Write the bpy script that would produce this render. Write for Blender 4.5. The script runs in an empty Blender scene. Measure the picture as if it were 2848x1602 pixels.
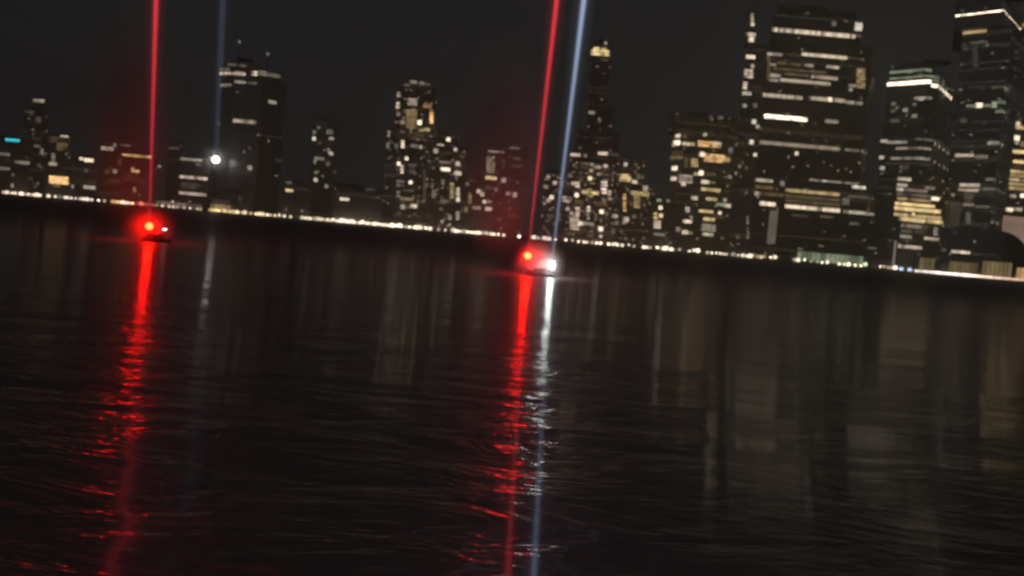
import bpy, math, random
from mathutils import Matrix, Vector

# ------------------------------------------------------------------ camera
S = bpy.context.scene
C = S.collection
PW, PH, F = 2848.0, 1602.0, 1769.0
H = 8.0
PITCH, ROLL = math.radians(2.4), math.radians(4.9)
SHIFT = 76.8                                   # rising front: the lens axis sits this many photograph pixels above the middle
fw = Vector((0, math.cos(PITCH), -math.sin(PITCH)))
R0 = Vector((1, 0, 0)); U0 = R0.cross(fw)
RT = (R0 * math.cos(ROLL) + U0 * math.sin(ROLL))
UP = (U0 * math.cos(ROLL) - R0 * math.sin(ROLL))
cam = bpy.data.cameras.new('camera'); co = bpy.data.objects.new('camera', cam); C.objects.link(co)
m = Matrix.Identity(4)
for i in range(3):
    m[i][0], m[i][1], m[i][2] = RT[i], UP[i], -fw[i]
m.translation = (0, 0, H)
co.matrix_world = m
cam.sensor_width = 36; cam.lens = F / PW * 36
cam.shift_y = -SHIFT / PW
cam.clip_start = .1; cam.clip_end = 20000
cam.dof.use_dof = True; cam.dof.focus_distance = 6.0
BLUR = 3.1                                     # blur disc, pixels at 1024 wide
cam.dof.aperture_fstop = (cam.lens / 1000) ** 2 / 6.0 / (BLUR / 1024 * .036)
S.camera = co

# ------------------------------------------------------------------ night sky, moon, exposure
SUN_EL, SUN_ROT = math.radians(12), math.radians(200)
W = bpy.data.worlds.new('World'); S.world = W; W.use_nodes = True
nt = W.node_tree; nt.nodes.clear()
out = nt.nodes.new('ShaderNodeOutputWorld'); bg = nt.nodes.new('ShaderNodeBackground')
sky = nt.nodes.new('ShaderNodeTexSky'); sky.sky_type = 'NISHITA'; sky.sun_disc = False
sky.sun_elevation = SUN_EL; sky.sun_rotation = SUN_ROT
hs = nt.nodes.new('ShaderNodeHueSaturation'); hs.inputs['Saturation'].default_value = .08
bg2 = nt.nodes.new('ShaderNodeBackground'); add = nt.nodes.new('ShaderNodeAddShader')
nt.links.new(sky.outputs[0], hs.inputs['Color']); nt.links.new(hs.outputs[0], bg.inputs[0])
bg.inputs[1].default_value = .0005
bg2.inputs[0].default_value = (.96, 1, 1, 1); bg2.inputs[1].default_value = .0128   # grey light-polluted night sky
wt = nt.nodes.new('ShaderNodeTexCoord'); wn = nt.nodes.new('ShaderNodeTexNoise'); wn.inputs['Scale'].default_value = 2.2; wn.inputs['Detail'].default_value = 3
ws = nt.nodes.new('ShaderNodeSeparateXYZ'); wr = nt.nodes.new('ShaderNodeMapRange'); wm1 = nt.nodes.new('ShaderNodeMapRange'); wmul = nt.nodes.new('ShaderNodeMath'); wmul.operation = 'MULTIPLY'
wr.inputs['From Min'].default_value = 0; wr.inputs['From Max'].default_value = .6; wr.inputs['To Min'].default_value = .0132; wr.inputs['To Max'].default_value = .0112
wm1.inputs['To Min'].default_value = .8; wm1.inputs['To Max'].default_value = 1.2
nt.links.new(wt.outputs['Generated'], wn.inputs['Vector']); nt.links.new(wt.outputs['Generated'], ws.inputs[0]); nt.links.new(ws.outputs['Z'], wr.inputs['Value'])
nt.links.new(wn.outputs['Fac'], wm1.inputs['Value']); nt.links.new(wr.outputs[0], wmul.inputs[0]); nt.links.new(wm1.outputs[0], wmul.inputs[1]); nt.links.new(wmul.outputs[0], bg2.inputs[1])
nt.links.new(bg.outputs[0], add.inputs[0]); nt.links.new(bg2.outputs[0], add.inputs[1])
nt.links.new(add.outputs[0], out.inputs[0])
sl = bpy.data.lights.new('moon_light', 'SUN'); sl.energy = .01; sl.angle = math.radians(.5); sl.color = (1, .95, .88)
so = bpy.data.objects.new('moon_light', sl); C.objects.link(so)
so.rotation_euler = (math.radians(90) - SUN_EL, 0, math.radians(180) - SUN_ROT)
vs = S.view_settings; vs.view_transform = 'Standard'; vs.look = 'None'; vs.gamma = 1; vs.exposure = 0
vs.use_curve_mapping = False
cy = S.cycles
cy.use_denoising = True; cy.max_bounces = 5; cy.volume_bounces = 0; cy.glossy_bounces = 3
cy.transmission_bounces = 2; cy.diffuse_bounces = 2; cy.transparent_max_bounces = 12
cy.sample_clamp_indirect = 4.0; cy.filter_width = 1.9; cy.use_light_tree = True
cy.volume_step_rate = 2.0; cy.volume_max_steps = 64

rnd = random.Random(11)

# ------------------------------------------------------------------ helpers
def ray(px, py):
    return (fw * F + RT * (px - PW / 2) + UP * (PH / 2 - SHIFT - py)).normalized()
def at(px, py, Y):
    d = ray(px, py); t = Y / d.y
    return Vector((0, 0, H)) + d * t
def onwater(px, py, z=0.0):
    d = ray(px, py); t = (z - H) / d.z
    return Vector((0, 0, H)) + d * t
def shore_y(px):                              # photograph row of the waterline (straight)
    return 552 + (px) * (786 - 552) / 2848.0

def tag(o, label=None, cat=None, group=None, kind=None):
    if label: o['label'] = label
    if cat: o['category'] = cat
    if group: o['group'] = group
    if kind: o['kind'] = kind
    return o
def empty(name, loc):
    o = bpy.data.objects.new(name, None); C.objects.link(o); o.location = loc; o.empty_display_size = .2
    return o
def mesh(name, vs_, fs_, mat=None, smooth=False):
    me = bpy.data.meshes.new(name); me.from_pydata([tuple(v) for v in vs_], [], fs_)
    me.validate(); me.update()
    if mat: me.materials.append(mat)
    if smooth:
        for p in me.polygons: p.use_smooth = True
    return me
def link(name, me, parent=None, loc=(0, 0, 0)):
    o = bpy.data.objects.new(name, me); C.objects.link(o); o.location = loc
    if parent: o.parent = parent
    return o
class MB:
    def __init__(s): s.v = []; s.f = []
    def box(s, x0, x1, y0, y1, z0, z1):
        b = len(s.v)
        s.v += [(x0,y0,z0),(x1,y0,z0),(x1,y1,z0),(x0,y1,z0),(x0,y0,z1),(x1,y0,z1),(x1,y1,z1),(x0,y1,z1)]
        s.f += [tuple(b + i for i in q) for q in ((0,3,2,1),(4,5,6,7),(0,1,5,4),(1,2,6,5),(2,3,7,6),(3,0,4,7))]
        return s
    def prism(s, poly, z0, z1, top=None):     # poly counter-clockwise from above; top: optional list of tops per vertex
        b = len(s.v); n = len(poly)
        tops = top or [z1] * n
        s.v += [(x, y, z0) for x, y in poly] + [(x, y, tops[i]) for i, (x, y) in enumerate(poly)]
        s.f.append(tuple(b + n - 1 - i for i in range(n))); s.f.append(tuple(b + n + i for i in range(n)))
        for i in range(n):
            j = (i + 1) % n
            s.f.append((b + i, b + j, b + n + j, b + n + i))
        return s
    def lathe(s, prof, seg=12, cx=0, cy_=0):  # prof: list of (r, z)
        b = len(s.v)
        for r, z in prof:
            for k in range(seg):
                a = 2 * math.pi * k / seg
                s.v.append((cx + r * math.cos(a), cy_ + r * math.sin(a), z))
        for i in range(len(prof) - 1):
            for k in range(seg):
                k2 = (k + 1) % seg
                s.f.append((b + i*seg + k, b + i*seg + k2, b + (i+1)*seg + k2, b + (i+1)*seg + k))
        s.f.append(tuple(b + seg - 1 - k for k in range(seg)))
        s.f.append(tuple(b + (len(prof)-1)*seg + k for k in range(seg)))
        return s
    def tube(s, p, q, r0, r1=None, seg=6):
        r1 = r0 if r1 is None else r1
        p, q = Vector(p), Vector(q); d = (q - p).normalized()
        a = d.orthogonal().normalized(); c = d.cross(a); b = len(s.v)
        for P, r in ((p, r0), (q, r1)):
            for k in range(seg):
                t = 2 * math.pi * k / seg
                s.v.append(tuple(P + a * r * math.cos(t) + c * r * math.sin(t)))
        for k in range(seg):
            k2 = (k + 1) % seg
            s.f.append((b + k, b + k2, b + seg + k2, b + seg + k))
        s.f.append(tuple(b + seg - 1 - k for k in range(seg))); s.f.append(tuple(b + seg + k for k in range(seg)))
        return s
    def build(s, name, mat, parent=None, loc=(0, 0, 0), smooth=False):
        return link(name, mesh(name, s.v, s.f, mat, smooth), parent, loc)

# ------------------------------------------------------------------ materials
def new_mat(name):
    mt = bpy.data.materials.new(name); mt.use_nodes = True; t = mt.node_tree; t.nodes.clear()
    o = t.nodes.new('ShaderNodeOutputMaterial')
    return mt, t, o
def plain(name, col, rough=.8, noise=.25, scale=.2, metal=0.0, spec=.5):
    mt, t, o = new_mat(name)
    b = t.nodes.new('ShaderNodeBsdfPrincipled'); b.inputs['Roughness'].default_value = rough
    b.inputs['Metallic'].default_value = metal
    tc = t.nodes.new('ShaderNodeTexCoord'); n = t.nodes.new('ShaderNodeTexNoise'); n.inputs['Scale'].default_value = scale
    n.inputs['Detail'].default_value = 4
    r = t.nodes.new('ShaderNodeMapRange'); r.inputs['To Min'].default_value = 1 - noise; r.inputs['To Max'].default_value = 1 + noise
    mx = t.nodes.new('ShaderNodeVectorMath'); mx.operation = 'SCALE'; mx.inputs[0].default_value = col
    t.links.new(tc.outputs['Object'], n.inputs['Vector']); t.links.new(n.outputs['Fac'], r.inputs['Value'])
    t.links.new(r.outputs[0], mx.inputs['Scale']); t.links.new(mx.outputs[0], b.inputs['Base Color'])
    t.links.new(b.outputs[0], o.inputs['Surface'])
    return mt
M = dict(
    conc=plain('concrete', (.30, .28, .26)), glassw=plain('dark_curtain_wall', (.10, .10, .10), .35),
    brick=plain('brown_brick', (.25, .19, .15)), stone=plain('pale_stone', (.36, .32, .27)),
    quay=plain('quay_stone', (.22, .20, .18)), land=plain('promenade_paving', (.20, .19, .18)),
    hull=plain('black_hull_paint', (.05, .05, .052), .7, .3, 3), cabin=plain('grey_cabin_paint', (.09, .09, .09), .6, .3, 3),
    steel=plain('dark_steel', (.08, .08, .08), .5, .3, 3), leaf=plain('dark_foliage', (.05, .07, .03), .9, .5, .6),
    bark=plain('bark', (.10, .07, .05), .9), pink=plain('pink_stone_vault', (.45, .30, .25)))

# a lit pane: colour and brightness come from the object's own colour, slightly uneven behind the glass
def glow_mat():
    mt, t, o = new_mat('lit_window')
    oi = t.nodes.new('ShaderNodeObjectInfo'); em = t.nodes.new('ShaderNodeEmission')
    tc = t.nodes.new('ShaderNodeTexCoord'); n = t.nodes.new('ShaderNodeTexNoise'); n.inputs['Scale'].default_value = 2.5
    add_ = t.nodes.new('ShaderNodeVectorMath'); add_.operation = 'ADD'
    r = t.nodes.new('ShaderNodeMapRange'); r.inputs['To Min'].default_value = .5; r.inputs['To Max'].default_value = 1.5
    mu = t.nodes.new('ShaderNodeMath'); mu.operation = 'MULTIPLY'
    mu2 = t.nodes.new('ShaderNodeMath'); mu2.operation = 'MULTIPLY'; mu2.inputs[1].default_value = 100.0
    t.links.new(tc.outputs['Object'], add_.inputs[0]); t.links.new(oi.outputs['Random'], add_.inputs[1])
    t.links.new(add_.outputs[0], n.inputs['Vector']); t.links.new(n.outputs['Fac'], r.inputs['Value'])
    t.links.new(oi.outputs['Alpha'], mu2.inputs[0]); t.links.new(mu2.outputs[0], mu.inputs[0]); t.links.new(r.outputs[0], mu.inputs[1])
    t.links.new(oi.outputs['Color'], em.inputs['Color']); t.links.new(mu.outputs[0], em.inputs['Strength'])
    t.links.new(em.outputs[0], o.inputs['Surface'])
    mt.cycles.emission_sampling = 'NONE'
    return mt
M['glow'] = glow_mat()
def dim_mat():
    mt, t, o = new_mat('faintly_glowing_glass')
    a = t.nodes.new('ShaderNodeAttribute'); a.attribute_name = 'glow'
    b = t.nodes.new('ShaderNodeBsdfPrincipled'); b.inputs['Base Color'].default_value = (.03, .03, .03, 1)
    b.inputs['Roughness'].default_value = .25
    t.links.new(a.outputs['Color'], b.inputs['Emission Color']); b.inputs['Emission Strength'].default_value = 1.0
    t.links.new(b.outputs[0], o.inputs['Surface'])
    mt.cycles.emission_sampling = 'NONE'
    return mt
M['dim'] = dim_mat()
def emit(name, col, strength, sampled=True):
    mt, t, o = new_mat(name); em = t.nodes.new('ShaderNodeEmission')
    em.inputs[0].default_value = (*col, 1); em.inputs[1].default_value = strength
    t.links.new(em.outputs[0], o.inputs['Surface'])
    mt.cycles.emission_sampling = 'FRONT' if sampled else 'NONE'
    return mt
def streak_mat(name, col, strength):
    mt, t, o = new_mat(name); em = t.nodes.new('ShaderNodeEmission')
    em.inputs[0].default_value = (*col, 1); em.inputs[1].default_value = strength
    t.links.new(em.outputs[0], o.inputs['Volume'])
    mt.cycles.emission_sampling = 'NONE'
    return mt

# ------------------------------------------------------------------ water
def water_mat():
    mt, t, o = new_mat('dark_river_water')
    L = t.links.new
    tc = t.nodes.new('ShaderNodeTexCoord')
    def noise(sx, sy, detail, rough=.55, dist=0.0, rot=0):
        mp = t.nodes.new('ShaderNodeMapping'); mp.inputs['Scale'].default_value = (sx, sy, 1)
        mp.inputs['Rotation'].default_value = (0, 0, math.radians(rot))
        n = t.nodes.new('ShaderNodeTexNoise'); n.inputs['Scale'].default_value = 1
        n.inputs['Detail'].default_value = detail; n.inputs['Roughness'].default_value = rough
        n.inputs['Distortion'].default_value = dist
        L(tc.outputs['Object'], mp.inputs[0]); L(mp.outputs[0], n.inputs['Vector'])
        return n
    def bump(hgt, dist, strength, prev=None):
        q = t.nodes.new('ShaderNodeBump'); q.inputs['Distance'].default_value = dist; q.inputs['Strength'].default_value = strength
        L(hgt.outputs['Fac'], q.inputs['Height'])
        if prev: L(prev.outputs[0], q.inputs['Normal'])
        return q
    # slick film between the wavelets: long low swell, strongly stretched gloss across the crests
    b = t.nodes.new('ShaderNodeBsdfPrincipled'); b.inputs['Base Color'].default_value = (.006, .006, .006, 1)
    b.inputs['IOR'].default_value = 6.5; b.inputs['Roughness'].default_value = .09
    b.inputs['Anisotropic'].default_value = 1.0
    tg = t.nodes.new('ShaderNodeCombineXYZ'); tg.inputs[1].default_value = 1.0; L(tg.outputs[0], b.inputs['Tangent'])
    L(bump(noise(.004, .15, 2.0, .5, .1), .35, .6).outputs[0], b.inputs['Normal'])
    # chop: short crossing wavelets
    g = t.nodes.new('ShaderNodeBsdfPrincipled'); g.inputs['Base Color'].default_value = (.010, .010, .010, 1)
    g.inputs['IOR'].default_value = 2.2
    c1 = bump(noise(.13, .36, 4, .65, .6, 4), .46, 1.0)
    c2 = bump(noise(.5, 1.7, 3, .55, .5, -6), .07, 1.0, c1)
    L(c2.outputs[0], g.inputs['Normal'])
    # the same wavelets where wind has roughened them
    w = t.nodes.new('ShaderNodeBsdfPrincipled'); w.inputs['Base Color'].default_value = (.012, .012, .012, 1)
    w.inputs['IOR'].default_value = 2.6; w.inputs['Roughness'].default_value = .42; L(c1.outputs[0], w.inputs['Normal'])
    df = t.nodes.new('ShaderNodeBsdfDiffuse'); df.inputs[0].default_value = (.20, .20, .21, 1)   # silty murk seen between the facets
    sp_ = t.nodes.new('ShaderNodeSeparateXYZ'); L(tc.outputs['Object'], sp_.inputs[0])
    def by_y(y0, y1, a_, b_):
        mr = t.nodes.new('ShaderNodeMapRange'); mr.inputs['From Min'].default_value = y0; mr.inputs['From Max'].default_value = y1
        mr.inputs['To Min'].default_value = a_; mr.inputs['To Max'].default_value = b_; L(sp_.outputs['Y'], mr.inputs['Value']); return mr
    def mix(fac, s1, s2):
        q = t.nodes.new('ShaderNodeMixShader')
        if isinstance(fac, float): q.inputs[0].default_value = fac
        else: L(fac.outputs[0], q.inputs[0])
        L(s1.outputs[0], q.inputs[1]); L(s2.outputs[0], q.inputs[2]); return q
    g.inputs['Roughness'].default_value = .12
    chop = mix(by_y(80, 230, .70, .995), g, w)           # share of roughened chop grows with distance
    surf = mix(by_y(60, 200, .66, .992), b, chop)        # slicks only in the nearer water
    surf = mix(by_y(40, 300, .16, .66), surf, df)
    L(surf.outputs[0], o.inputs['Surface'])
    return mt
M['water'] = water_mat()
SHORE = 1000.0
wm = MB()
xs = [-6000, -1500, -600, 0, 600, 1500, 6000]; ys = [-60, 20, 80, 200, 500, SHORE + 1]
for y in ys:
    for x in xs: wm.v.append((x, y, 0))
for j in range(len(ys) - 1):
    for i in range(len(xs) - 1):
        a = j * len(xs) + i; wm.f.append((a, a + 1, a + len(xs) + 1, a + len(xs)))
tag(wm.build('water', M['water']), kind='structure')

# ------------------------------------------------------------------ land and quay
tag(MB().box(-7000, 7000, SHORE + 3, 9000, -1, 2.2).build('ground', M['land']), kind='structure')
tag(MB().box(-7000, 7000, SHORE, SHORE + 3, -1, 2.6).build('seawall', M['quay']), 'long low stone seawall along the far shore', 'seawall')
tag(MB().box(-7000, 7000, -70, SHORE - .01, -3.2, -3.0).build('riverbed', M['quay']), kind='structure')

# ------------------------------------------------------------------ haze
hz = MB().box(-3000, 3000, -50, 2600, -4.3, 460).build('haze', None)
hm, ht, ho = new_mat('night_haze')
pv = ht.nodes.new('ShaderNodeVolumePrincipled'); pv.inputs['Color'].default_value = (.9, .88, .88, 1)
pv.inputs['Density'].default_value = .0003; pv.inputs['Anisotropy'].default_value = .7
ht.links.new(pv.outputs[0], ho.inputs['Volume']); hz.data.materials.append(hm)
tag(hz, kind='stuff')

# ------------------------------------------------------------------ buildings
UNIT = mesh('window', MB().box(-.5, .5, -.5, .5, -.5, .5).v, MB().box(-.5, .5, -.5, .5, -.5, .5).f, M['glow'])
PAL = dict(w=(1, .80, .58), y=(1, .72, .33), o=(1, .58, .24), c=(.9, 1, .98), p=(1, .70, .60), g=(.78, .95, .62),
           b=(.62, .75, 1), t=(.05, .75, .85), r=(1, .18, .13), e=(1, .76, .58), s=(.92, .80, .62), k=(1, .66, .52))

def lit(bd, facets, spec, name='window', ztop=None):
    """spec: (x0, y0, x1, y1, colour, level[, 'solid'|'tall']) in photograph pixels, laid on the facade it falls on"""
    x0, y0, x1, y1, col, lev = spec[:6]; mode = spec[6] if len(spec) > 6 else ''
    w, h = x1 - x0, y1 - y0
    if mode == 'solid': nx = ny = 1
    else:
        nx = max(1, round(w / (13 if h < 9 else 8))); ny = max(1, round(h / 8.0))
    for j in range(ny):
        for i in range(nx):
            cx = x0 + w * (i + .5) / nx; cyy = y0 + h * (j + .5) / ny
            pw = w / nx * (.95 if nx > 1 else 1); ph = h / ny * (.62 if ny > 1 else 1)
            # the row of a floor stays level on the building, so it runs with the shore line in the picture
            cyy += (cx - (x0 + x1) / 2) * math.tan(ROLL)
            d = ray(cx, cyy); best = None
            for (A, B) in facets:
                n = Vector((B[1] - A[1], -(B[0] - A[0]), 0)).normalized()
                den = d.dot(n)
                if abs(den) < 1e-6: continue
                t = (Vector((A[0], A[1], H)) - Vector((0, 0, H))).dot(n) / den
                P = Vector((0, 0, H)) + d * t
                u = ((P.x - A[0]) * (B[0] - A[0]) + (P.y - A[1]) * (B[1] - A[1])) / ((B[0]-A[0])**2 + (B[1]-A[1])**2)
                pen = max(0, -u, u - 1)
                if best is None or pen < best[0]: best = (pen, P, n, A, B)
            pen, P, n, A, B = best
            if nx > 1:
                if i == 0: zrow = None
                if zrow is None:
                    dm = ray((x0 + x1) / 2, y0 + h * (j + .5) / ny); tm = P.y if len(facets) < 2 else None
                    n2_ = n; tt = (Vector((A[0], A[1], 0)) - Vector((0, 0, 0))).dot(n2_) / dm.dot(n2_)
                    zrow = H + dm.z * tt
                P = Vector((P.x, P.y, zrow))
            LL = math.hypot(B[0] - A[0], B[1] - A[1]); hw = min(.49, (pw * P.y / F / 2 + .3) / LL)
            u = ((P.x - A[0]) * (B[0] - A[0]) + (P.y - A[1]) * (B[1] - A[1])) / LL ** 2
            uc = min(1 - hw, max(hw, u)); P = P + Vector((B[0] - A[0], B[1] - A[1], 0)) * (uc - u)
            P.z = min(P.z, ztop - ph * P.y / F / 2 - .2) if ztop else P.z
            ang = math.atan2(B[1] - A[1], B[0] - A[0])
            k = P.y / F
            jit = rnd.uniform(.65, 1.3) if nx * ny > 1 else 1
            if rnd.random() < .08 and nx * ny > 4: jit *= .35
            comp = max(1.0, 52.0 / max(6, pw * max(ph, 3)))
            o = link(name, UNIT, bd, P + n * .05 - bd.location)
            ww = pw * k / max(.35, math.cos(ang))
            o.scale = (ww, .35, max(1.2, ph * k)); o.rotation_euler = (0, 0, ang)
            c_ = PAL[col]; o.color = (*c_, (lev ** 1.3) * jit * comp * .028)

def building(name, label, Y, tiers, wins, mat='conc', cat='building', dim=.3, dimcol=(1, .8, .55), extra=None, group=None, depth=40, floor=3.7, col_w=4.0):
    """tiers: [outline [(px, dY)...], row it is read at, top row]; from the bottom up"""
    first = tiers[0]
    p0 = at((first[0][0][0] + first[0][-1][0]) / 2, first[1], Y)
    bd = empty(name, (p0.x, Y, 2.2)); tag(bd, label, cat, group)
    zb = 2.2; allf = []; wallm = MB(); bands = MB(); dimv = []; dimf = []; dimc = []
    for ti, (ol, yr, yt) in enumerate(tiers):
        pts = []
        for px, dy in ol:
            P = at(px, yr, Y + dy); pts.append((P.x, P.y))
        mid = (ol[0][0] + ol[-1][0]) / 2
        zt = at(mid, yt, Y + ol[0][1]).z
        back = max(p[1] for p in pts) + depth - ti * 6
        xl_ = pts[0][0] * (back / pts[0][1] if pts[0][0] > 0 else 1); xr_ = pts[-1][0] * (back / pts[-1][1] if pts[-1][0] < 0 else 1)
        poly = pts + [(xr_, back), (xl_, back)]
        loc = [(x - bd.location.x, y - bd.location.y) for x, y in poly]
        MB().prism(loc, zb - 2.2, zt - 2.2).build('wall', M[mat], bd)
        # parapet ring and roof plant on the top of each tier
        pm = MB(); cx_ = sum(p[0] for p in loc) / len(loc); cy_ = sum(p[1] for p in loc) / len(loc)
        pm.prism([(cx_ + (x - cx_) * 1.012, cy_ + (y - cy_) * 1.012) for x, y in loc], zt - 2.2 - .9, zt - 2.2 + .9)
        pm.build('parapet', M['conc'], bd)
        fac = [(pts[i], pts[i + 1]) for i in range(len(pts) - 1)]
        fac_all = fac + [(pts[-1], (xr_, back)), ((xl_, back), pts[0])]
        allf.append((zb, zt, fac))
        # every floor has a proud slab edge and a row of panes between mullions
        for (A, B) in fac_all:
            Lg = math.hypot(B[0] - A[0], B[1] - A[1]); n = Vector((B[1] - A[1], -(B[0] - A[0]), 0)).normalized()
            ux, uy = (B[0] - A[0]) / Lg, (B[1] - A[1]) / Lg
            cols = max(1, int(Lg / col_w)); fl = max(1, int((zt - zb) / floor))
            front = (A, B) in fac
            for f in range(fl):
                z0 = zb + (f + .5 - .36) * (zt - zb) / fl; z1 = zb + (f + .5 + .28) * (zt - zb) / fl
                if front:
                    a0 = (A[0] + n.x * .25 - bd.location.x, A[1] + n.y * .25 - bd.location.y)
                    b0 = (B[0] + n.x * .25 - bd.location.x, B[1] + n.y * .25 - bd.location.y)
                    zz = zb + f * (zt - zb) / fl - 2.2
                    bands.v += [(*a0, zz), (*b0, zz), (*b0, zz + .5), (*a0, zz + .5)]
                    q = len(bands.v) - 4; bands.f.append((q, q + 1, q + 2, q + 3))
                rowg = rnd.random()
                for c in range(cols):
                    s0 = (c + .12) * Lg / cols; s1 = (c + .88) * Lg / cols
                    e = .06; q = len(dimv)
                    for s_, z_ in ((s0, z0), (s1, z0), (s1, z1), (s0, z1)):
                        dimv.append((A[0] + ux * s_ + n.x * e - bd.location.x, A[1] + uy * s_ + n.y * e - bd.location.y, z_ - 2.2))
                    dimf.append((q, q + 1, q + 2, q + 3))
                    g = 0.0; rr = rnd.random()
                    if rr < dim * (.20 if mat == 'brick' else .05): g = rnd.uniform(.06, .4)
                    elif rr < dim * .7: g = rnd.uniform(.008, .035)
                    else: g = rnd.uniform(.008, .018)  # base glow added to all other panes to lift the dark facade
                    if rowg < .35 * dim: g += rnd.uniform(.012, .06)
                    w_ = rnd.uniform(-.08, .08)
                    dimc.append((g * dimcol[0], g * dimcol[1] * (1 + w_), g * dimcol[2] * (1 + 2 * w_)))
        zb = zt
    if bands.v:
        tag(bands.build('floor_edge', M['conc'], bd), kind='stuff')
    me = mesh('faint_glow_window', dimv, dimf, M['dim'])
    at_ = me.attributes.new('glow', 'FLOAT_COLOR', 'CORNER')
    buf = []
    for cc in dimc: buf += [cc[0], cc[1], cc[2], 1.0] * 4
    at_.data.foreach_set('color', buf)
    tag(link('faint_glow_window', me, bd), kind='stuff')
    # rooftop plant box
    x0, y0 = pts[0]; x1 = pts[-1][0]
    wd = (x1 - x0)
    MB().box(x0 + wd * .3 - bd.location.x, x0 + wd * .62 - bd.location.x, 10, 22, zt - 2.2, zt + 2.2).build('roof_plant', M['steel'], bd)
    for sp in wins:
        if len(sp) > 7: nm = sp[7]
        else: nm = 'window'
        # choose the tier by height of the pixel
        P = at((sp[0] + sp[2]) / 2, (sp[1] + sp[3]) / 2, Y)
        fc = allf[-1][2]; zt_ = zb
        for (za, zc, f_) in allf:
            if P.z <= zc + .5: fc = f_; zt_ = zc; break
        lit(bd, fc, sp, nm, zt_ + .9)
    if extra: extra(bd, Y)
    return bd

def h(x0, x1, y, c='w', l=.5, t=6, *a): return (x0, y - t / 2, x1, y + t / 2, c, l, *a)   # one level strip of windows
def d(x, y, c='w', l=.7, s=8): return (x - s / 2, y - s / 2, x + s / 2, y + s / 2, c, l, 'solid')      # a single window
def v(x, y0, y1, c='w', l=.5, t=8): return (x - t / 2, y0, x + t / 2, y1, c, l)

# --- far left
building('office_block', 'low dark block with a turquoise sign strip at the far left of the skyline', 1020,
    [([(-60, 0), (84, 0)], 460, 383)],
    [(15, 384, 55, 393, 't', .62, 'solid', 'sign'), h(-20, 28, 428, 's', .18, 7), h(42, 82, 452, 's', .22, 7), h(-10, 28, 468, 's', .2, 7), d(36, 486, 's', .12),
     d(34, 515, 'w', .3, 7)], dim=.35)
building('stepped_tower', 'slender stepped tower with one pale light on its narrow crown, behind the turquoise sign', 1180,
    [([(84, 0), (150, 0)], 470, 372), ([(62, 0), (132, 0)], 380, 310), ([(88, 4), (124, 4)], 310, 277)],
    [h(92, 124, 280, 's', .30, 8), h(66, 96, 310, 's', .06, 6), d(107, 333, 'p', .08, 16), d(135, 326, 'b', .05, 8),
     h(94, 112, 406, 's', .14, 6), v(117, 412, 430, 's', .25, 8), h(90, 115, 385, 'y', .05, 8)], mat='brick', dim=.3, depth=30)
building('apartment_block', 'mid rise block with yellowish windows right of the stepped tower', 1090,
    [([(132, 0), (194, 0)], 440, 374)],
    [h(168, 190, 378, 'w', .5, 7), (142, 380, 160, 395, 'y', .08), (158, 398, 188, 420, 'y', .10), v(148, 425, 450, 's', .25, 10), h(136, 158, 456, 'w', .40, 8)], dim=.5, dimcol=(1, .8, .45))
building('pier_shed', 'low shed with a bright amber opening near the left end of the shore', 1010,
    [([(128, 0), (200, 0)], 510, 478)],
    [(137, 490, 190, 512, 'o', .62), (145, 512, 168, 520, 'y', .15)], dim=.3, cat='shed', depth=25)
building('roof_terrace_block', 'dark block with two short bright white roof lights, left of the left red beam', 1060,
    [([(176, 0), (268, 0)], 470, 436)],
    [d(226, 438, 'w', .8, 9), (234, 441, 260, 450, 'w', .8, 'solid'), d(193, 425, 's', .1, 8), h(232, 265, 521, 's', .42, 8), d(200, 519, 's', .35, 9), d(240, 475, 's', .1, 9)], dim=.25)
building('apartment_block', 'block with a crooked row of pinkish roof lights, left of the left red beam', 1080,
    [([(278, 0), (372, 0)], 470, 398)],
    [h(280, 316, 413, 'e', .42, 9), v(320, 392, 410, 'e', .42, 9), h(335, 362, 403, 'e', .20, 8), d(320, 476, 's', .30, 11), h(340, 355, 372, 'p', .1),
     d(298, 478, 'o', .08, 14), d(338, 450, 'o', .10, 20), h(300, 360, 505, 'o', .06, 9)], dim=.45, dimcol=(1, .6, .4))
building('hotel_block', 'block with an orange lit line along its roof right behind the left red beam', 1050,
    [([(336, 0), (436, 0)], 490, 430)],
    [h(337, 421, 433, 'o', .70, 7), d(369, 469, 'o', .45, 8), h(366, 388, 476, 'o', .55, 8), v(374, 520, 535, 'o', .25, 8), h(345, 400, 500, 'o', .05, 9)], dim=.5, dimcol=(1, .55, .35))
building('harbour_office', 'small office block with three level bands of lit windows beside the white floodlight', 1040,
    [([(498, 0), (580, 0)], 500, 440)],
    [h(500, 562, 444, 's', .32, 6), h(500, 577, 494, 'e', .45, 7), h(503, 548, 512, 'e', .06, 8), h(503, 545, 521, 'e', .08, 6), h(498, 574, 539, 'e', .36, 7)], dim=.25)
building('dark_block', 'unlit narrow block touching the left side of the three banded office', 1100,
    [([(462, 0), (502, 0)], 490, 398)],
    [h(470, 500, 412, 'p', .10, 6), d(508, 384, 'p', .06, 8)], dim=.15)

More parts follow.
